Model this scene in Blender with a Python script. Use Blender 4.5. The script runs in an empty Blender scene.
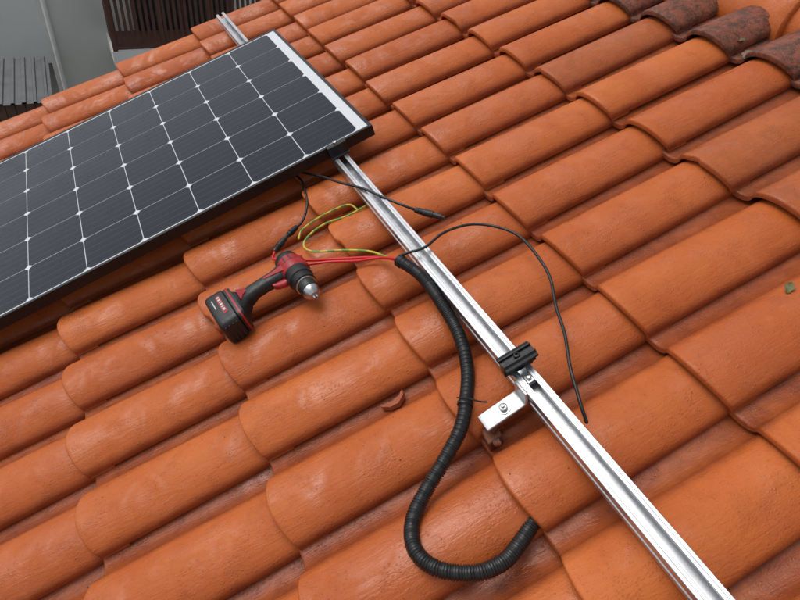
import bpy, bmesh, math, random
from mathutils import Matrix, Vector
random.seed(4)
TH=math.radians(22); H=1.08
M=Matrix.Translation((0,0,5.0))@Matrix.Rotation(-TH,4,'Y')
I4=Matrix.Identity(4)
S=Vector((0.8641,-0.4877,0.1244)); R=Vector((-0.433,-0.5936,0.6783)); N=Vector((-0.257,-0.64,-0.7241))
sc=bpy.context.scene

# ---------------------------------------------------------------- materials
def newmat(n):
    a=bpy.data.materials.new(n); a.use_nodes=True; nt=a.node_tree
    return a,nt,nt.nodes['Principled BSDF']
def nd(nt,t,**k):
    n=nt.nodes.new(t)
    for a,b in k.items(): setattr(n,a,b)
    return n
def mixc(nt,fac,a,b,mode='MIX'):
    m=nt.nodes.new('ShaderNodeMix'); m.data_type='RGBA'; m.blend_type=mode
    for sock,v in ((m.inputs[0],fac),(m.inputs[6],a),(m.inputs[7],b)):
        if hasattr(v,'links'): nt.links.new(v,sock)
        elif isinstance(v,tuple): sock.default_value=(*v,1) if len(v)==3 else v
        else: sock.default_value=v
    return m.outputs[2]
def mth(nt,op,a,b=0.0,c=0.0,clamp=False):
    m=nt.nodes.new('ShaderNodeMath'); m.operation=op; m.use_clamp=clamp
    for i,v in enumerate((a,b,c)):
        if hasattr(v,'links'): nt.links.new(v,m.inputs[i])
        else: m.inputs[i].default_value=v
    return m.outputs[0]
def rng(nt,v,a,b,c,d):
    m=nt.nodes.new('ShaderNodeMapRange'); nt.links.new(v,m.inputs[0])
    for i,x in enumerate((a,b,c,d)): m.inputs[i+1].default_value=x
    return m.outputs[0]
def noise(nt,vec,scale,detail=3,rough=.5,dist=0):
    n=nd(nt,'ShaderNodeTexNoise'); n.inputs['Scale'].default_value=scale; n.inputs['Detail'].default_value=detail
    n.inputs['Roughness'].default_value=rough; n.inputs['Distortion'].default_value=dist
    nt.links.new(vec,n.inputs['Vector']); return n.outputs[0]
def simple(n,c,r,metal=0,var=.15,bump=.05,scale=40,spec=.5):
    a,nt,b=newmat(n); tc=nd(nt,'ShaderNodeTexCoord'); v=tc.outputs['Object']
    f=noise(nt,v,scale,3)
    c2=tuple(x*(1-var*2) for x in c); c1=tuple(min(1,x*(1+var)) for x in c)
    nt.links.new(mixc(nt,f,c2,c1),b.inputs['Base Color'])
    nt.links.new(rng(nt,f,.3,.7,max(.05,r-.1),min(1,r+.1)),b.inputs['Roughness'])
    b.inputs['Metallic'].default_value=metal; b.inputs['Specular IOR Level'].default_value=spec
    if bump:
        bp=nd(nt,'ShaderNodeBump'); bp.inputs['Strength'].default_value=bump; bp.inputs['Distance'].default_value=.01
        nt.links.new(noise(nt,v,scale*3,2),bp.inputs['Height']); nt.links.new(bp.outputs[0],b.inputs['Normal'])
    return a

def clay_material():
    a,nt,b=newmat('wet_terracotta'); L=nt.links
    tc=nd(nt,'ShaderNodeTexCoord'); v0=tc.outputs['Object']
    tint=nd(nt,'ShaderNodeAttribute',attribute_name='tint').outputs['Fac']
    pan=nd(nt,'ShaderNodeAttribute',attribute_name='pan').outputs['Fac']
    age=nd(nt,'ShaderNodeAttribute',attribute_name='age').outputs['Fac']
    # every tile gets its own patch of the pattern
    cb=nd(nt,'ShaderNodeCombineXYZ'); L.new(mth(nt,'MULTIPLY',tint,9.0),cb.inputs[2])
    va=nd(nt,'ShaderNodeVectorMath',operation='ADD'); L.new(v0,va.inputs[0]); L.new(cb.outputs[0],va.inputs[1]); v=va.outputs[0]
    big=noise(nt,v0,4,2,.6)
    mid=noise(nt,v,17,3,.62,.5)
    fine=noise(nt,v,250,2,.7)
    mp=nd(nt,'ShaderNodeMapping'); mp.inputs['Rotation'].default_value=(0,0,math.radians(35)); mp.inputs['Scale'].default_value=(22,120,60); L.new(v,mp.inputs[0])
    streak=noise(nt,mp.outputs[0],1,3,.65,.8)
    col=mixc(nt,rng(nt,big,.35,.65,0,1),(.48,.112,.024),(.56,.146,.035))
    col=mixc(nt,rng(nt,tint,0,1,0,.6),col,(.40,.086,.021))
    col=mixc(nt,rng(nt,mid,.46,.26,0,.22),col,(.62,.20,.065))
    col=mixc(nt,rng(nt,mid,.52,.76,0,.40),col,(.30,.064,.019))
    col=mixc(nt,rng(nt,streak,.58,.78,0,.22),col,(.62,.20,.07))
    col=mixc(nt,rng(nt,fine,.58,.71,0,.42),col,(.20,.047,.018))
    pan_dark=mth(nt,'MULTIPLY',pan,rng(nt,mid,.3,.7,.5,.92))  # darker tone in the pans, along barrel edges and on butt faces
    col=mixc(nt,pan_dark,col,(.20,.044,.017))
    lich=rng(nt,noise(nt,v0,38,4,.75,.5),.40,.6,0,1)
    old=mixc(nt,lich,(.08,.034,.022),(.25,.068,.036))
    old=mixc(nt,rng(nt,fine,.58,.66,0,.6),old,(.20,.17,.12))
    col=mixc(nt,age,col,old)
    L.new(col,b.inputs['Base Color'])
    wet=rng(nt,noise(nt,v,7,3,.7,.7),.46,.60,0,1)
    vm=nd(nt,'ShaderNodeVectorMath',operation='DISTANCE'); L.new(v0,vm.inputs[0]); vm.inputs[1].default_value=(.07,.43,0)
    pud=rng(nt,mth(nt,'ADD',vm.outputs['Value'],mth(nt,'MULTIPLY',mid,.12)),.15,.24,1,0)
    wet=mth(nt,'MAXIMUM',wet,pud)
    wet=mth(nt,'MAXIMUM',wet,mth(nt,'MULTIPLY',pan,.7))
    ro=mth(nt,'ADD',rng(nt,wet,0,1,.56,.24),rng(nt,streak,.3,.7,-.07,.09))
    ro=mth(nt,'MAXIMUM',ro,mth(nt,'MULTIPLY',age,.55))
    L.new(ro,b.inputs['Roughness'])
    L.new(rng(nt,wet,0,1,.24,.42),b.inputs['Specular IOR Level'])
    vd=nd(nt,'ShaderNodeTexVoronoi'); vd.inputs['Scale'].default_value=150; L.new(v0,vd.inputs['Vector'])
    drop=mth(nt,'MULTIPLY',rng(nt,vd.outputs['Distance'],.0,.33,1,0),rng(nt,mid,.50,.58,0,1))
    drop=mth(nt,'POWER',drop,.5)
    h=mth(nt,'ADD',mth(nt,'MULTIPLY',drop,.6),mth(nt,'MULTIPLY',streak,1.1))
    h=mth(nt,'ADD',h,mth(nt,'MULTIPLY',mid,.6)); h=mth(nt,'ADD',h,mth(nt,'MULTIPLY',fine,.35))
    bp=nd(nt,'ShaderNodeBump'); bp.inputs['Strength'].default_value=.62; bp.inputs['Distance'].default_value=.0022
    L.new(h,bp.inputs['Height']); L.new(bp.outputs[0],b.inputs['Normal'])
    return a
CLAY=clay_material()

def aluminium():
    a,nt,b=newmat('brushed_aluminium'); L=nt.links; tc=nd(nt,'ShaderNodeTexCoord'); v=tc.outputs['Object']
    mp=nd(nt,'ShaderNodeMapping'); mp.inputs['Scale'].default_value=(900,3,900); L.new(v,mp.inputs[0])
    f=noise(nt,mp.outputs[0],1,3,.6); w=noise(nt,v,14,4,.6)
    L.new(mixc(nt,f,(.44,.45,.47),(.66,.67,.69)),b.inputs['Base Color']); b.inputs['Metallic'].default_value=.9
    L.new(mth(nt,'ADD',rng(nt,f,.3,.7,.24,.38),rng(nt,w,.4,.6,-.06,.12)),b.inputs['Roughness'])
    bp=nd(nt,'ShaderNodeBump'); bp.inputs['Strength'].default_value=.2; bp.inputs['Distance'].default_value=.001
    L.new(f,bp.inputs['Height']); L.new(bp.outputs[0],b.inputs['Normal']); return a
ALU=aluminium()
GALV=simple('galvanised_steel',(.60,.61,.62),.38,.75,.12,.05,60)
def cellmat():
    a,nt,b=newmat('silicon_cell_under_glass'); L=nt.links; tc=nd(nt,'ShaderNodeTexCoord'); v=tc.outputs['Object']
    sx=nd(nt,'ShaderNodeSeparateXYZ'); L.new(v,sx.inputs[0])
    fr=mth(nt,'FRACT',mth(nt,'DIVIDE',mth(nt,'ADD',sx.outputs[1],-1.60+.0157),.0314))
    bar=mth(nt,'LESS_THAN',mth(nt,'ABSOLUTE',mth(nt,'ADD',fr,-.5)),.018)
    f=noise(nt,v,3,2); col=mixc(nt,f,(.003,.0045,.010),(.006,.009,.021))
    fg=mth(nt,'FRACT',mth(nt,'DIVIDE',sx.outputs[0],.0045)); col=mixc(nt,mth(nt,'MULTIPLY',mth(nt,'LESS_THAN',fg,.2),.12),col,(.05,.06,.08))
    col=mixc(nt,mth(nt,'MULTIPLY',bar,.35),col,(.16,.18,.21))
    L.new(col,b.inputs['Base Color'])
    vd=nd(nt,'ShaderNodeTexVoronoi'); vd.inputs['Scale'].default_value=130; L.new(v,vd.inputs['Vector'])
    drop=mth(nt,'MULTIPLY',rng(nt,vd.outputs['Distance'],0,.3,1,0),rng(nt,noise(nt,v,10,3),.48,.6,0,1))
    bp=nd(nt,'ShaderNodeBump'); bp.inputs['Strength'].default_value=.5; bp.inputs['Distance'].default_value=.001
    L.new(drop,bp.inputs['Height']); L.new(bp.outputs[0],b.inputs['Normal'])
    L.new(rng(nt,noise(nt,v,6,3),.35,.65,.06,.2),b.inputs['Roughness']); b.inputs['Specular IOR Level'].default_value=.24
    return a
CELL=cellmat()
SHEET=simple('panel_backsheet',(.66,.68,.70),.15,0,.05,0,5)
FRAME=simple('black_anodised',(.010,.010,.012),.35,.3,.2,.03,80)
BLKPL=simple('black_plastic',(.012,.012,.013),.42,0,.3,.1,90)
RUBBER=simple('cable_black',(.010,.010,.011),.38,0,.3,.05,60)
CORR=simple('corrugated_black',(.011,.011,.012),.33,0,.3,.05,60)
RED=simple('red_plastic',(.38,.011,.014),.38,0,.2,.05,60)
REDC=simple('cable_red',(.62,.012,.015),.35,0,.1,0,60)
GREY=simple('grey_label',(.60,.60,.60),.5,0,.15,0,60)
STEEL=simple('steel',(.5,.5,.5),.3,1,.1,.03,80)
def ygmat():
    a,nt,b=newmat('cable_green_yellow'); tc=nd(nt,'ShaderNodeTexCoord')
    w=nd(nt,'ShaderNodeTexWave'); w.inputs['Scale'].default_value=9; w.inputs['Distortion'].default_value=3; nt.links.new(tc.outputs['Object'],w.inputs['Vector'])
    nt.links.new(mixc(nt,rng(nt,w.outputs['Fac'],.35,.6,0,1),(.13,.33,.05),(.54,.47,.05)),b.inputs['Base Color']); b.inputs['Roughness'].default_value=.4; return a
YG=ygmat()
RUST=simple('rusty_bracket',(.20,.065,.032),.6,.2,.3,.2,60)

# ---------------------------------------------------------------- mesh helpers
def empty(n,mw=I4):
    e=bpy.data.objects.new(n,None); sc.collection.objects.link(e); e.matrix_world=mw; e.empty_display_size=.1; return e
def mk(n,V,F,mats,parent=None,smooth=False,mw=None,mi=None,recalc=True,bevel=0,angle=40):
    me=bpy.data.meshes.new(n); me.from_pydata([tuple(v) for v in V],[],F)
    if not isinstance(mats,(list,tuple)): mats=[mats]
    for m in mats: me.materials.append(m)
    if mi: me.polygons.foreach_set('material_index',mi)
    if recalc:
        bm=bmesh.new(); bm.from_mesh(me); bmesh.ops.recalc_face_normals(bm,faces=bm.faces); bm.to_mesh(me); bm.free()
    if smooth:
        for p in me.polygons: p.use_smooth=True
        if angle<180: me.set_sharp_from_angle(angle=math.radians(angle))
    o=bpy.data.objects.new(n,me); sc.collection.objects.link(o)
    if parent: o.parent=parent
    elif mw is not None: o.matrix_world=mw
    if bevel:
        b=o.modifiers.new('bevel','BEVEL'); b.width=bevel; b.segments=2; b.limit_method='ANGLE'
        for p in me.polygons: p.use_smooth=True
        me.set_sharp_from_angle(angle=math.radians(30)); b.harden_normals=False
    return o
class MB:
    def __init__(s): s.V=[];s.F=[];s.mi=[]
    def box(s,a,b,m=0,T=None):
        c=len(s.V)
        for x in (a[0],b[0]):
            for y in (a[1],b[1]):
                for z in (a[2],b[2]):
                    v=Vector((x,y,z)); s.V.append(T@v if T else v)
        for f in [(0,1,3,2),(4,6,7,5),(0,4,5,1),(2,3,7,6),(0,2,6,4),(1,5,7,3)]: s.F.append(tuple(c+i for i in f)); s.mi.append(m)
    def rings(s,rings,m=0,cap=True,closed=True):
        c=len(s.V); n=len(rings[0])
        for r in rings: s.V+= [Vector(v) for v in r]
        for i in range(len(rings)-1):
            for j in range(n if closed else n-1):
                k=(j+1)%n; s.F.append((c+i*n+j,c+i*n+k,c+(i+1)*n+k,c+(i+1)*n+j)); s.mi.append(m)
        if cap:
            s.F.append(tuple(c+j for j in range(n))); s.mi.append(m)
            s.F.append(tuple(c+(len(rings)-1)*n+j for j in range(n))); s.mi.append(m)
    def prism(s,poly,axis,a,b,m=0,T=None):
        def v(p,q,t):
            w={'x':(t,p,q),'y':(p,t,q),'z':(p,q,t)}[axis]; w=Vector(w); return T@w if T else w
        s.rings([[v(p,q,a) for p,q in poly],[v(p,q,b) for p,q in poly]],m)
    def lathe(s,prof,o,ax,m=0,n=24):
        ax=Vector(ax).normalized(); u=ax.orthogonal().normalized(); w=ax.cross(u); o=Vector(o)
        s.rings([[o+ax*t+(u*math.cos(2*math.pi*j/n)+w*math.sin(2*math.pi*j/n))*r for j in range(n)] for t,r in prof],m)
    def make(s,n,mats,parent=None,**k): return mk(n,s.V,s.F,mats,parent,mi=s.mi,**k)
def catmull(pts,step):
    P=[Vector(p) for p in pts]; P=[P[0]*2-P[1]]+P+[P[-1]*2-P[-2]]; out=[]
    for i in range(1,len(P)-2):
        a,b,c,d=P[i-1:i+3]; n=max(2,int((c-b).length/step))
        for k in range(n):
            t=k/n; out.append(.5*((2*b)+(c-a)*t+(2*a-5*b+4*c-d)*t*t+(3*b-a-3*c+d)*t**3))
    out.append(P[-2]); return out
def resample(P,step):
    out=[P[0]]; acc=0
    for a,b in zip(P,P[1:]):
        L=(b-a).length
        while acc+L>=step and L>0:
            t=(step-acc)/L; a=a.lerp(b,t); out.append(a); L=(b-a).length; acc=0
        acc+=L
    return out
def tube(mb,pts,rad,step=.006,n=10,m=0,wob=0):
    P=resample(catmull(pts,step*.5),step)
    if wob:
        ph=random.uniform(0,6)
        P=[p+Vector((math.sin(i*step*38+ph),math.cos(i*step*31+ph*2),0))*wob*min(1,i/8,(len(P)-1-i)/8) for i,p in enumerate(P)]
    up=Vector((0,0,1)); rings=[]; u=None
    for i,p in enumerate(P):
        t=(P[min(i+1,len(P)-1)]-P[max(i-1,0)]).normalized()
        if u is None: u=(up-t*up.dot(t)).normalized()
        else: u=(u-t*u.dot(t)).normalized()
        w=t.cross(u); r=rad(i*step,len(P)*step) if callable(rad) else rad
        rings.append([p+(u*math.cos(2*math.pi*j/n)+w*math.sin(2*math.pi*j/n))*r for j in range(n)])
    mb.rings(rings,m)

# ---------------------------------------------------------------- roof tiles
CO=[-2.61,-2.22,-1.82,-1.42,-1.03,-.645,-.254,.147,.565,1.004,1.43]
PIT=0.216; BW=0.160; R0=0.227-BW/2; Z0=-0.03; RISE=.027
def prof(r):
    if r<BW:
        q=r/BW; return 0.010+0.043*max(0,math.sin(math.pi*q))**0.60
    q=(r-BW)/(PIT+0.012-BW); return 0.010*(1-q)**4-.008*math.sin(math.pi*q)**.6+.000
V=[];F=[];TI=[];PA=[];AG=[]
RR=sorted(set([BW*x for x in (0,.01,.03,.06,.1,.15,.21,.28,.36,.43,.5,.57,.64,.72,.79,.85,.9,.94,.97,.99,1)]+[BW+(PIT+.012-BW)*x for x in (.1,.2,.35,.5,.65,.8,.9,1)]))
def addtile(k,j):
    s0=CO[k]; L=(CO[k+1]-CO[k]) if k+1<len(CO) else .36
    SS=[0,.0015,.004,.01,.03,.1,.2,.3,L+.05]
    b=len(V); na=len(RR)-1; ns=len(SS)-1
    ds=random.uniform(-.006,.006); dz=random.uniform(-.0015,.003); rot=random.uniform(-.010,.010); tl=random.uniform(-.008,.016)
    ti=random.random()**1.4; ag=1.0 if k==len(CO)-1 else (0.0)
    chip=random.random()<.12; cq=random.uniform(.15,.85); cd_=random.uniform(.003,.008)
    if k==len(CO)-2 and random.random()<.25: ag=.3
    for i,s in enumerate(SS):
        for r in RR:
            q=min(1,r/BW); fade=1-s/(L+.05)
            tongue=-0.018*math.sin(math.pi*q)**.7 if r<BW else 0.0
            if chip and s<.01 and abs(q-cq)<.08: tongue+=cd_
            flare=1+.05*fade; c=BW/2
            rr=c+(r-c)*flare if r<BW else c+(BW-c)*flare+(r-BW)
            z=prof(r)*(1 if r>BW else (1+.05*fade))+RISE*(1-s/L)-(.0035 if i==0 else .0012 if i==1 else 0)
            ss=s+tongue*max(0,1-s/.12)
            V.append((s0+ss+ds-rot*(rr-PIT/2),R0+j*PIT+rr+rot*s,Z0+z+dz+tl*(rr-PIT/2)))
            TI.append(ti); AG.append(ag)
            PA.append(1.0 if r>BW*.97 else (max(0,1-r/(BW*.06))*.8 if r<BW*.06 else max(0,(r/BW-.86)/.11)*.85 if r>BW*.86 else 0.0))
    for i in range(ns):
        for a in range(na):
            q=b+i*(na+1)+a; F.append((q,q+1,q+na+2,q+na+1))
    c=len(V)
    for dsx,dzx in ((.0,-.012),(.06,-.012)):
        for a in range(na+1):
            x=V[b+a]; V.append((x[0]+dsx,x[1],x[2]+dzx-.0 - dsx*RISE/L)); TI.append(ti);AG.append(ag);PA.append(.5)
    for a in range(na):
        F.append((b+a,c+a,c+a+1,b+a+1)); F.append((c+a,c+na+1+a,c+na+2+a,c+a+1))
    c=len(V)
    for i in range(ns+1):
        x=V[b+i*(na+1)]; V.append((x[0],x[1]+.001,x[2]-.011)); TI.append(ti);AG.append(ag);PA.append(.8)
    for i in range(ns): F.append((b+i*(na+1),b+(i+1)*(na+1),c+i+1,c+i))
for k in range(len(CO)):
    for j in range(-8,15): addtile(k,j)
roof=empty('tiled_roof',M)
o=mk('roof_tiles',V,F,CLAY,roof,smooth=True,recalc=False,angle=50)
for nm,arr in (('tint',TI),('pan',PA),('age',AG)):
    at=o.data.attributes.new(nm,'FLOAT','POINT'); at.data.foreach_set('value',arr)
RS=1.745
WX=(RS+.015)*math.cos(TH)
mir=Matrix.Translation((WX,0,0))@Matrix.Scale(-1,4,(1,0,0))@Matrix.Translation((-WX,0,0))
o2=bpy.data.objects.new('far_slope_tiles',o.data); sc.collection.objects.link(o2); o2.parent=roof
o2.matrix_local=M.inverted()@mir@M
mb=MB(); mb.box((-2.6,-1.55,-.10),(RS,3.36,-.075)); mb.make('roof_underlay',simple('underlay',(.03,.03,.032),.8,0,.2,0,10),roof)
mb=MB(); x=-1.74; rn=14
while x<3.2:
    rings=[]
    j=random.uniform(-.006,.006)
    for y,rad in ((x,.163),(x+.004,.168),(x+.05,.168),(x+.056,.157),(x+.2,.151),(x+.47,.144)):
        ring=[]
        for i in range(rn+1):
            a=math.pi*(i/rn)*1.0
            ring.append((RS+j-math.cos(a)*rad,y,-.045+abs(math.sin(a))**.8*rad*.82))
        rings.append(ring)
    inner=[(p[0]*.9+RS*.1,p[1],p[2]*.9-.045*.1) for p in rings[0]]
    mb.rings([inner]+rings,0,cap=False,closed=False); x+=.42
mb.make('ridge_tiles',CLAY,roof,smooth=True,recalc=False,angle=50)
mb=MB(); mb.box((RS-.135,-1.5,-.09),(RS+.14,3.3,-.02)); mb.make('ridge_mortar',simple('mortar',(.24,.15,.11),.9,0,.3,.5,30),roof)
WALL=simple('stucco_cream',(.42,.38,.32),.9,0,.1,.3,12)
Mi=M.inverted()
mb=MB()
def gable(y0,y1):
    xl=-2.1; xr=2*WX+2.1
    def zz(x): return 5+ (x if x<WX else 2*WX-x)*math.tan(TH)-.16
    pts=[(xl,0),(xr,0),(xr,zz(xr)),(WX,zz(WX)),(xl,zz(xl))]
    mb.rings([[Mi@Vector((p,y0,q)) for p,q in pts],[Mi@Vector((p,y1,q)) for p,q in pts]],0)
gable(-1.3,3.2)
mb.make('house_walls',WALL,roof)

# ---------------------------------------------------------------- solar panel
pan=empty('solar_panel',M)
PX0,PX1,PY0,PY1=-1.43,.41,1.576,2.59; PZ0,PZ1=.095,.130
mb=MB()
fw=.011
for a,b in (((PX0,PY0,PZ0),(PX1,PY0+fw,PZ1)),((PX0,PY1-fw,PZ0),(PX1,PY1,PZ1)),((PX1-fw,PY0+fw,PZ0),(PX1,PY1-fw,PZ1)),((PX0,PY0+fw,PZ0),(PX0+fw,PY1-fw,PZ1))): mb.box(a,b)
mb.make('frame',FRAME,pan,bevel=.0012)
mb=MB(); mb.box((PX0+fw,PY0+fw,PZ1-.007),(PX1-fw,PY1-fw,PZ1-.0022)); mb.make('backsheet',SHEET,pan)
mb=MB(); cy=.1595
for i in range(10):
    x1=.366-i*.1762
    for j in range(6):
        y0=1.594+j*.1632
        x0=x1-.1738; c=.011
        p=[(x0+c,y0),(x1-c,y0),(x1,y0+c),(x1,y0+cy+.001-c),(x1-c,y0+cy+.001),(x0+c,y0+cy+.001),(x0,y0+cy+.001-c),(x0,y0+c)]
        q=len(mb.V); mb.V+=[Vector((a,b,PZ1-.0016)) for a,b in p]; mb.F.append(tuple(range(q,q+8))); mb.mi.append(0)
mb.make('cells',CELL,pan,recalc=False)
mb=MB(); mb.box((-.2,2.0,.07),(-.05,2.12,.12)); mb.make('junction_box',BLKPL,pan,bevel=.003)

# ---------------------------------------------------------------- mounting rails
def rail(n,xc,y0,y1):
    e=empty(n,M); z=.052
    pl=[(-.0205,0),(.0205,0),(.0205,.013),(.0175,.015),(.0175,.021),(.0205,.023),(.0205,.0425),(.0195,.0435),(.0145,.0435),(.0138,.0428),(.0131,.0435),(.0085,.0435),(.0078,.0425),(.0078,.040),(.0135,.0395),(.0135,.018),(-.0135,.018),(-.0135,.0395),(-.0078,.040),(-.0078,.0425),(-.0085,.0435),(-.0131,.0435),(-.0138,.0428),(-.0145,.0435),(-.0195,.0435),(-.0205,.0425),(-.0205,.023),(-.0175,.021),(-.0175,.015),(-.0205,.013)]
    mb=MB(); mb.prism([(xc+p*1.04,z+q) for p,q in pl],'y',y0,y1); mb.make('extrusion',ALU,e); return e
r1=rail('mounting_rail',.281,-1.35,3.15)
r2=rail('mounting_rail',-1.05,1.3,3.15)

# ---------------------------------------------------------------- clamps
def clamp(n,x,y,mid=True):
    T=Matrix.Translation((x,y,.0955)); e=empty(n,M)
    mb=MB()
    if mid:
        pr=[(-.019,.018),(-.006,.018),(-.006,.0),(-.0085,-.002),(.0085,-.002),(.006,.0),(.006,.018),(.019,.018),(.019,.0215),(.013,.023),(.0105,.0265),(.0065,.0265),(.0055,.0225),(-.0055,.0225),(-.0065,.0265),(-.0105,.0265),(-.013,.023),(-.019,.0215)]
        mb.prism([(p*1.05,q*1.25) for p,q in pr],'x',-.036,.036,T=T)
        mb.box((-.026,-.011,-.003),(.026,.011,.010),T=T)
    else:
        pr=[(-.020,0),(-.004,0),(-.004,.030),(.010,.030),(.010,.0375),(-.006,.0405),(-.012,.037),(-.014,.006),(-.020,.004)]
        mb.prism([(p,q) for p,q in pr],'x',-.031,.031,T=T)
    mb.make('clamp_body',FRAME,e,bevel=.0008)
    mb=MB(); b=Vector((x,y-(0 if mid else .002),.0955))
    zt=.0285 if mid else .040
    mb.lathe([(zt,.0062),(zt+.006,.0062),(zt+.0065,.0055),(zt+.0066,.0035),(zt+.003,.003)],b,(0,0,1),0,14)
    mb.make('bolt',FRAME if mid else STEEL,e,smooth=True)
    return e
c=clamp('panel_clamp',.283,.617,True)
clamp('panel_clamp',.283,1.574,False)
clamp('panel_clamp',-1.05,1.574,False)
mb=MB(); mb.box((.2745,.572,.083),(.2905,.592,.0925)); mb.lathe([(0,.0055),(.006,.0055),(.0065,.004)],(.2825,.582,.0925),(0,0,1),0,6)
mb.make('rail_nut',STEEL,c,bevel=.0006)

# ---------------------------------------------------------------- roof hook
hk=empty('roof_hook',M)
mb=MB(); ry=.572; w=.019
path=[(.258,.094),(.255,.066),(.250,.061),(.172,.052),(.165,.049)]
def ribbon(path,y0,y1,t,mb,m=0):
    rings=[]
    for i,p in enumerate(path):
        a=Vector(path[max(0,i-1)]); b=Vector(path[min(len(path)-1,i+1)]); d=(b-a).normalized(); nn=Vector((d.y,-d.x))*t/2; p=Vector(p)
        q0=p-nn; q1=p+nn
        rings.append([(q0.x,y0,q0.y),(q0.x,y1,q0.y),(q1.x,y1,q1.y),(q1.x,y0,q1.y)])
    mb.rings(rings,m)
ribbon(path,ry-w,ry+w,.006,mb)
mb.make('hook_plate',GALV,hk,bevel=.0015)
mb=MB(); ribbon([(.245,.046),(.185,.040),(.176,.030),(.176,-.02)],ry-.016,ry+.016,.005,mb); mb.make('hook_arm',RUST,hk,bevel=.001)
mb=MB(); mb.lathe([(0,.013),(.002,.013),(.0022,.0085),(.0085,.0085),(.0095,.0065),(.0096,.004),(.014,.004),(.0145,.003)],(.214,ry,.0600),(-.11,0,1),0,12)
mb.lathe([(0,.008),(.009,.008),(.0095,.006)],(.172,ry-.030,.024),(-.3,-1,.3),0,6)
mb.make('hook_bolt',STEEL,hk,smooth=True,angle=35)
mb=MB(); mb.prism([(.154,ry-.030),(.186,ry-.026),(.196,ry+.004),(.158,ry+.004)],'z',-.012,.026); mb.make('hook_base',RUST,hk,bevel=.003)

# ---------------------------------------------------------------- conduit
cd=empty('corrugated_conduit',M)
cp=[(.224,1.036,.098),(.244,.962,.090),(.244,.870,.078),(.234,.778,.066),(.206,.697,.058),(.165,.634,.056),(.124,.588,.052),(.066,.552,.046),(.006,.521,.040),(-.038,.487,.042),(-.058,.444,.048),(-.052,.406,.046),(-.025,.375,.040),(.018,.352,.030),(.063,.350,.016),(.106,.366,.004),(.145,.385,-.002),(.185,.395,-.004)]
def rib(s,L):
    q=(s%.0048)/.0048; base=.0143 if q<.55 else .0118
    return base+ (.002 if s<.012 else 0)
mb=MB(); tube(mb,cp,rib,step=.0012,n=18); mb.make('conduit_hose',CORR,cd,smooth=True,angle=180)
mb=MB()
c0=Vector((.158,.626,.056)); ax=Vector((.165-.124,.634-.588,.004)).normalized()
mb.lathe([(-.003,.0146),(-.003,.0162),(.003,.0162),(.003,.0146),(-.003,.0146)],c0,ax,0,24)
tube(mb,[(.150,.640,.071),(.165,.622,.079),(.182,.605,.073),(.196,.600,.064)],.0016,step=.003,n=6)
mb.make('cable_tie',BLKPL,cd,smooth=True)

# ---------------------------------------------------------------- cables
def cable(n,pts,rad,mat,conn=None,wob=.0012):
    e=empty(n,M); mb=MB(); tube(mb,pts,rad,step=.004,n=10,wob=wob); mb.make('sheath',mat,e,smooth=True,angle=180)
    if conn:
        for a,b in conn:
            a=Vector(a);b=Vector(b);L=(b-a).length
            mb=MB(); pr=[(0,.0035),(.001,.0065),(.010,.0080),(.0105,.0066)]
            t=.0105
            for q in range(4): pr+=[(t,.0084),(t+.0025,.0084),(t+.003,.007)]; t+=.0035
            pr+=[(t,.0095),(L*.62,.0095),(L*.63,.0076),(L-.008,.0076),(L-.0075,.0055),(L,.0055)]
            mb.lathe(pr,a,b-a,0,16); mb.make('plug',BLKPL,e,smooth=True,angle=50)
    return e
cable('solar_cable',[(.02,1.80,.085),(.10,1.70,.080),(.156,1.626,.072),(.213,1.49,.088),(.278,1.326,.1025),(.324,1.235,.085),(.351,1.205,.068)],.0037,RUBBER,[((.349,1.207,.069),(.400,1.141,.052))])
cable('solar_cable',[(.10,1.74,.08),(.142,1.617,.065),(.139,1.55,.06),(.124,1.490,.050),(.0855,1.441,.040),(.060,1.424,.040)],.0037,RUBBER,[((.062,1.426,.040),(.022,1.402,.044)),((-.030,1.362,.048),(.022,1.402,.044))])
cable('red_cable',[(-.028,1.362,.048),(-.040,1.335,.048),(-.014,1.300,.055),(.041,1.247,.057),(.122,1.182,.058),(.189,1.120,.066),(.222,1.045,.094),(.240,.985,.092)],.0037,REDC)
cable('red_cable',[(.03,1.282,.052),(.005,1.295,.060),(-.004,1.262,.07),(.02,1.235,.064),(.075,1.205,.058),(.14,1.160,.056),(.196,1.105,.070),(.228,1.030,.097)],.0037,REDC)
cable('earth_cable',[(.262,1.372,.03),(.250,1.350,.046),(.198,1.366,.035),(.135,1.370,.045),(.079,1.35,.05),(.050,1.320,.05),(.062,1.280,.05),(.126,1.231,.05),(.187,1.160,.056),(.220,1.050,.092),(.236,1.0,.094)],.0029,YG)
cable('earth_cable',[(.236,1.365,.034),(.222,1.395,.046),(.175,1.398,.052),(.110,1.392,.055),(.066,1.385,.05),(.046,1.362,.045)],.0027,YG)
cable('solar_cable',[(.240,.985,.094),(.226,1.035,.104),(.248,1.030,.112),(.293,1.020,.110),(.357,1.042,.098),(.436,1.035,.082),(.483,.977,.072),(.499,.895,.068),(.474,.784,.062),(.424,.680,.060),(.379,.588,.062),(.338,.506,.052),(.322,.462,.028),(.290,.435,.012),(.24,.42,.004)],.0035,RUBBER,None,.0018)
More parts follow.
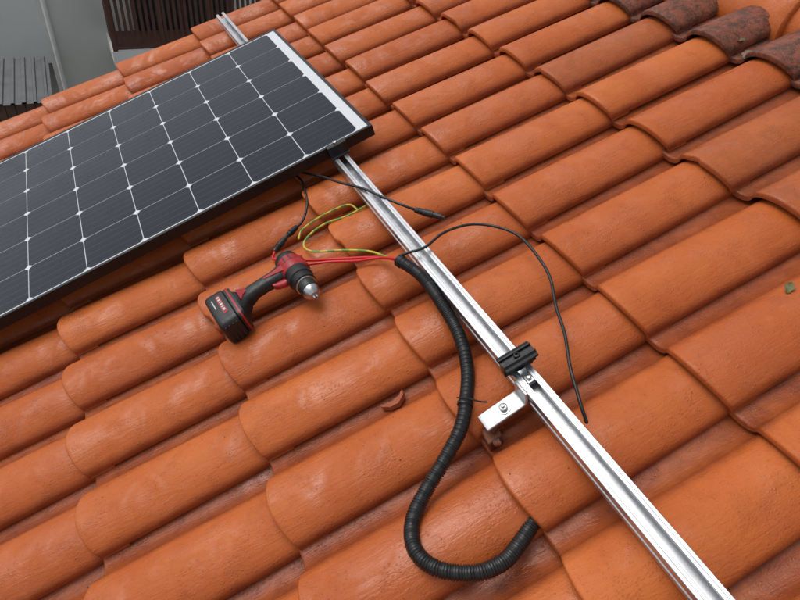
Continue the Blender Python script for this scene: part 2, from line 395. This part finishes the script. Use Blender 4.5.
# ---------------------------------------------------------------- drill
dr=empty('cordless_drill',M)
f=Vector((.12,-.992,-.02)).normalized(); hx=Vector((.992,.12,0)); hx=(hx-f*hx.dot(f)).normalized(); up=hx.cross(f); 
if up.z<0: up=-up
O=Vector((-.004,1.186,.083))
def D(x,y,z): return O+hx*x+f*y+up*z
def ringx(x,yc,zc,a,b,e=.5,n=20):
    out=[]
    for i in range(n):
        t=2*math.pi*i/n; c,s=math.cos(t),math.sin(t)
        out.append(D(x,yc+a*abs(c)**e*(1 if c>=0 else -1),zc+b*abs(s)**e*(1 if s>=0 else -1)))
    return out
mb=MB()
def lat(prof,m): mb.lathe(prof,D(0,0,0),f,m,28)
lat([(-.078,.018),(-.077,.026),(-.070,.031),(-.052,.0335),(-.051,.0335)],0)
lat([(-.051,.0335),(-.050,.0347),(-.030,.0349),(-.0295,.0341),(-.028,.0341),(-.0275,.0349),(-.010,.0347),(-.004,.0335)],1)
lat([(-.004,.033),(-.003,.0335),(.010,.0330),(.011,.0335),(.024,.0335),(.026,.031)],0)
t=.026; kn=[]
for i in range(5): kn+=[(t,.0305),(t+.003,.0305),(t+.0035,.029)]; t+=.0042
lat(kn+[(t,.028)],0)
lat([(.047,.027),(.048,.0275),(.052,.0275),(.053,.025)],2)
lat([(.053,.0245),(.076,.0235),(.078,.022)],0)
lat([(.078,.0225),(.086,.0205),(.094,.0155),(.099,.0115),(.0995,.005)],2)
for a in range(3):
    q=2*math.pi*a/3+.4; c=D(math.cos(q)*.004,0,math.sin(q)*.004); mb.lathe([(.096,.0035),(.106,.0028),(.109,.001)],c,f,2,8)
mb.rings([ringx(x,-.022,0,a,b) for x,a,b in ((.010,.026,.030),(.022,.025,.027),(.034,.023,.018),(.038,.020,.010))],1)
for i in range(4):
    y=-.048+.006*i
    mb.rings([[D(x,yy,.0356-abs(x)*.12) for x,yy in ((-.010,y),(.010,y),(.010,y+.0025),(-.010,y+.0025))],[D(x,yy,.0325) for x,yy in ((-.010,y),(.010,y),(.010,y+.0025),(-.010,y+.0025))]],0)
mb.rings([ringx(x,y,0,a,b,.75) for x,y,a,b in ((-.010,-.030,.034,.028),(-.030,-.032,.027,.023),(-.050,-.034,.0215,.0195),(-.080,-.036,.0200,.0185),(-.110,-.036,.0205,.0185),(-.135,-.030,.026,.021),(-.150,-.020,.038,.028),(-.160,-.014,.050,.034))],0)
for sg in (1,-1):
    mb.rings([[D(x,yc+dy,sg*zz) for dy,zz in ((-a,h0),(-a,h1),(a,h1),(a,h0))] for x,yc,a,h0,h1 in ((-.016,-.024,.012,.010,.0285),(-.045,-.032,.006,.010,.0218),(-.075,-.038,.003,.010,.0194))],1)
    mb.rings([[D(x,yc+dy,sg*zz) for dy,zz in ((-a,h0),(-a,h1),(a,h1),(a,h0))] for x,yc,a,h0,h1 in ((-.128,-.038,.006,.010,.0210),(-.140,-.034,.012,.010,.0255),(-.150,-.024,.022,.010,.0305))],1)
mb.rings([ringx(x,y,0,a,.009,.8) for x,y,a in ((-.028,.002,.008),(-.040,.000,.012),(-.056,-.004,.010),(-.066,-.010,.006))],1)
mb.rings([ringx(x,y,0,a,.020,.8) for x,y,a in ((-.012,.004,.010),(-.022,.002,.010))],0)
mb.rings([ringx(x,y,0,a,b,.35) for x,y,a,b in ((-.160,-.014,.056,.036),(-.172,-.012,.061,.038),(-.176,-.012,.061,.038))],0)
mb.rings([ringx(x,-.012,0,.0618,.0388,.35) for x in (-.166,-.171)],1)
mb.rings([ringx(x,y,0,a,b,.3) for x,y,a,b in ((-.1765,-.012,.058,.036),(-.180,-.012,.064,.0395),(-.216,-.012,.065,.040),(-.224,-.012,.063,.038),(-.228,-.012,.058,.034))],0)
for i in range(4):
    mb.rings([[D(-.184-.010*i+dx,.052+dy,zz) for dx,dy in ((0,0),(0,.0022),(-.005,.0022),(-.005,0))] for zz in (-.03,.03)],0)
def plate(x0,x1,y0,y1,z,m): mb.rings([[D(x,y,zz) for x,y in ((x0,y0),(x1,y0),(x1,y1),(x0,y1))] for zz in (z-.001,z+.0006)],m)
plate(-.2015,-.190,-.050,.018,.0396,1)
for i,(a,b) in enumerate(((-.046,-.041),(-.037,-.031),(-.027,-.024),(-.020,-.013),(-.009,-.005),(-.001,.008))): plate(-.199,-.1925,a,b,.0402,3)
plate(-.214,-.2115,-.045,-.01,.0398,3)
mb.make('drill_body',[BLKPL,RED,STEEL,GREY],dr,smooth=True,angle=38)

# ---------------------------------------------------------------- debris
def roofz(s,r):
    k=max([i for i,c in enumerate(CO) if c<=s] or [0]); L=(CO[k+1]-CO[k]) if k+1<len(CO) else .36
    return Z0+prof((r-R0)%PIT)+RISE*(1-(s-CO[k])/L)
def leaf(n,s,r,ang,L,col):
    T=Matrix.Translation((s,r,roofz(s,r)+.006))@Matrix.Rotation(ang,4,'Z'); V=[];F=[]
    m=8
    for i in range(m+1):
        t=i/m; w=L*.26*math.sin(math.pi*t)**.8*(1+.25*math.sin(i*2.3))+.0004
        for q in (-1,0,1): V.append(T@Vector((L*(t-.5),q*w,.004*math.sin(3*t)+(.003 if q else 0))))
    for i in range(m):
        for q in range(2): a=i*3+q; F.append((a,a+1,a+4,a+3))
    mk(n,V,F,simple(n+'_m',col,.6,0,.3,.1,120),None,smooth=True,mw=M,recalc=False)
leaf('fallen_leaf',1.45,1.18,.4,.05,(.22,.15,.10))
leaf('fallen_leaf',.83,.489,.5,.032,(.15,.14,.05))
leaf('fallen_leaf',1.475,1.23,-.7,.03,(.12,.10,.04))
V=[];F=[]
T=Matrix.Translation((.045,.760,-.022))@Matrix.Rotation(.12,4,'Z'); m=9
for i in range(m+1):
    t=i/m-.5
    w=.009*(1-1.8*t*t)+.0015*math.sin(19*t)
    for y,z in ((-w,0),(-w*.7,.012),(w*.6,.013),(w,0)): V.append(T@Vector((t*.058,y+.06*t*t,z+.004*math.cos(3*t))))
for i in range(m):
    for q in range(4): a=i*4; F.append((a+q,a+(q+1)%4,a+4+(q+1)%4,a+4+q))
F+= [(0,1,2,3),tuple(m*4+i for i in range(4))]
mk('tile_fragment',V,F,simple('broken_clay',(.40,.10,.04),.7,0,.2,.4,80),None,mw=M)
V=[];F=[];rd=random.Random(9)
for i in range(110):
    s=rd.gauss(.1,.35); r=rd.gauss(.8,.35)
    z=roofz(s,r)+.001; a=rd.uniform(.0008,.0024); c=len(V)
    for p in ((a,0,0),(-a,0,0),(0,a*1.4,0),(0,-a,0),(0,0,a)): V.append((s+p[0],r+p[1],z+p[2]))
    F+=[(c,c+2,c+4),(c+2,c+1,c+4),(c+1,c+3,c+4),(c+3,c,c+4)]
mk('tile_crumbs',V,F,simple('crumb',(.2,.09,.05),.8,0,.3,0,60),None,mw=M)

# ---------------------------------------------------------------- neighbourhood (world space)
GW=simple('grey_render',(.66,.68,.64),.9,0,.05,.2,1.5)
LW=simple('light_render',(.80,.81,.80),.9,0,.03,.2,1.5)
WOOD=simple('dark_wood',(.11,.043,.028),.6,0,.3,.2,9)
WOOD2=simple('weathered_planks',(.13,.07,.045),.7,0,.35,.3,9)
GLASS=simple('window_glass',(.02,.025,.03),.08,0,.1,0,3)
WHITE=simple('white_paint',(.80,.80,.78),.6,0,.03,.05,4)
nb=empty('neighbour_house')
mb=MB()
mb.box((-1.03,14.6,0),(7.0,22,7.2)); mb.make('walls',GW,nb)
mb=MB(); mb.box((-1.15,14.45,7.2),(7.2,22.2,7.35)); mb.make('eaves',WHITE,nb)
mb=MB(); mb.box((.12,13.3,1.66),(3.1,14.597,1.95)); mb.make('balcony_slab',WHITE,nb)
mb=MB()
mb.box((.14,13.30,2.88),(3.1,13.38,2.96)); mb.box((.14,13.31,2.03),(3.1,13.36,2.09)); mb.box((.14,13.38,2.88),(.21,14.59,2.96))
x=.2
while x<3.08: mb.box((x,13.318,2.09),(x+.055,13.352,2.88)); x+=.105
for x in (.14,1.05,2.0,3.03): mb.box((x,13.295,1.951),(x+.08,13.375,3.0))
y=13.45
while y<14.5: mb.box((.158,y,1.99),(.192,y+.05,2.88)); y+=.105
mb.box((.16,13.39,1.951),(3.1,14.59,1.97))
mb.make('balcony_railing',WOOD,nb)
mb=MB(); mb.box((.75,14.56,1.97),(2.75,14.598,4.1)); mb.make('balcony_door_glass',GLASS,nb)
mb=MB()
for x in (.70,1.70,2.72): mb.box((x,14.53,1.975),(x+.08,14.59,4.15))
mb.box((.78,14.535,4.05),(2.72,14.59,4.15)); mb.make('balcony_door_frame',WOOD,nb)
mb=MB(); mb.lathe([(0,.045),(6.9,.045)],(-.90,14.54,.2),(0,0,1),0,12); mb.make('downpipe',WHITE,nb,smooth=True)
wh=empty('white_house')
mb=MB(); mb.box((-9,19,0),(-1.2,26,8)); mb.make('walls',LW,wh)
mb=MB()
for z in (1.3,4.0,6.2):
    for x in (-3.1,-5.2): mb.box((x,18.94,z),(x+.8,18.997,z+1.0))
mb.make('windows',GLASS,wh)
mb=MB()
for z in (1.3,4.0,6.2):
    for x in (-3.1,-5.2): mb.box((x-.08,18.92,z-.1),(x+.88,18.95,z)); mb.box((x-.08,18.92,z+1.0),(x+.88,18.95,z+1.08))
mb.make('window_trim',WHITE,wh)
sh=empty('garden_shed')
mb=MB()
xs=[-3.6+i*.0125 for i in range(int(2.62/.0125))]
rings=[[ (x,y,z+.014*(1 if math.sin(2*math.pi*x/.16)>.5 else -1)) for x in xs] for y,z in ((10.75,2.02),(12.9,2.05))]
mb.rings(rings,0,cap=False,closed=False); mb.make('metal_sheet_roof',simple('zinc',(.15,.155,.16),.5,.3,.15,.1,4),sh)
mb=MB(); x=-3.5
while x<-1.12: mb.box((x,10.85,0),(x+.13,10.88,1.97)); x+=.14
mb.box((-3.5,10.881,0),(-1.1,12.8,1.96)); mb.make('plank_walls',WOOD2,sh)
def groundmat():
    a,nt,b=newmat('ground_paving'); v=nd(nt,'ShaderNodeTexCoord').outputs['Object']
    nt.links.new(mixc(nt,noise(nt,v,1.2,6,.7),(.05,.05,.048),(.10,.10,.09)),b.inputs['Base Color']); b.inputs['Roughness'].default_value=.7; return a
mk('ground',[(-400,-400,0),(400,-400,0),(400,400,0),(-400,400,0)],[(0,1,2,3)],groundmat(),None,mw=I4,recalc=False)

# ---------------------------------------------------------------- camera, light
cam=bpy.data.cameras.new('camera'); co=bpy.data.objects.new('camera',cam); sc.collection.objects.link(co); sc.camera=co
cam.lens=27; cam.sensor_width=36; cam.clip_end=2000; cam.clip_start=.02
X=Vector((S.x,R.x,N.x)).normalized(); Z=-Vector((S.z,R.z,N.z)).normalized(); Y=Z.cross(X).normalized(); X=Y.cross(Z)
cm=Matrix((X,Y,Z)).transposed().to_4x4(); cm.translation=(0,0,H); co.matrix_world=M@cm
sd=Vector((-.35,.35,.95)).normalized()
w=bpy.data.worlds.new('World'); sc.world=w; w.use_nodes=True; nt=w.node_tree
sk=nt.nodes.new('ShaderNodeTexSky'); sk.sky_type='NISHITA'; sk.sun_disc=False; sk.sun_elevation=math.asin(sd.z); sk.sun_rotation=math.atan2(sd.x,sd.y); sk.dust_density=3
hs=nt.nodes.new('ShaderNodeHueSaturation'); hs.inputs['Saturation'].default_value=.22
nt.links.new(sk.outputs[0],hs.inputs['Color']); nt.links.new(hs.outputs[0],nt.nodes['Background'].inputs[0]); nt.nodes['Background'].inputs[1].default_value=.15
l=bpy.data.lights.new('sun','SUN'); l.energy=1.1; l.angle=math.radians(45); l.color=(1,.97,.93); lo=bpy.data.objects.new('sun',l); sc.collection.objects.link(lo)
lo.rotation_euler=sd.to_track_quat('Z','Y').to_euler()
sc.view_settings.view_transform='Standard'; sc.view_settings.look='None'; sc.view_settings.exposure=0
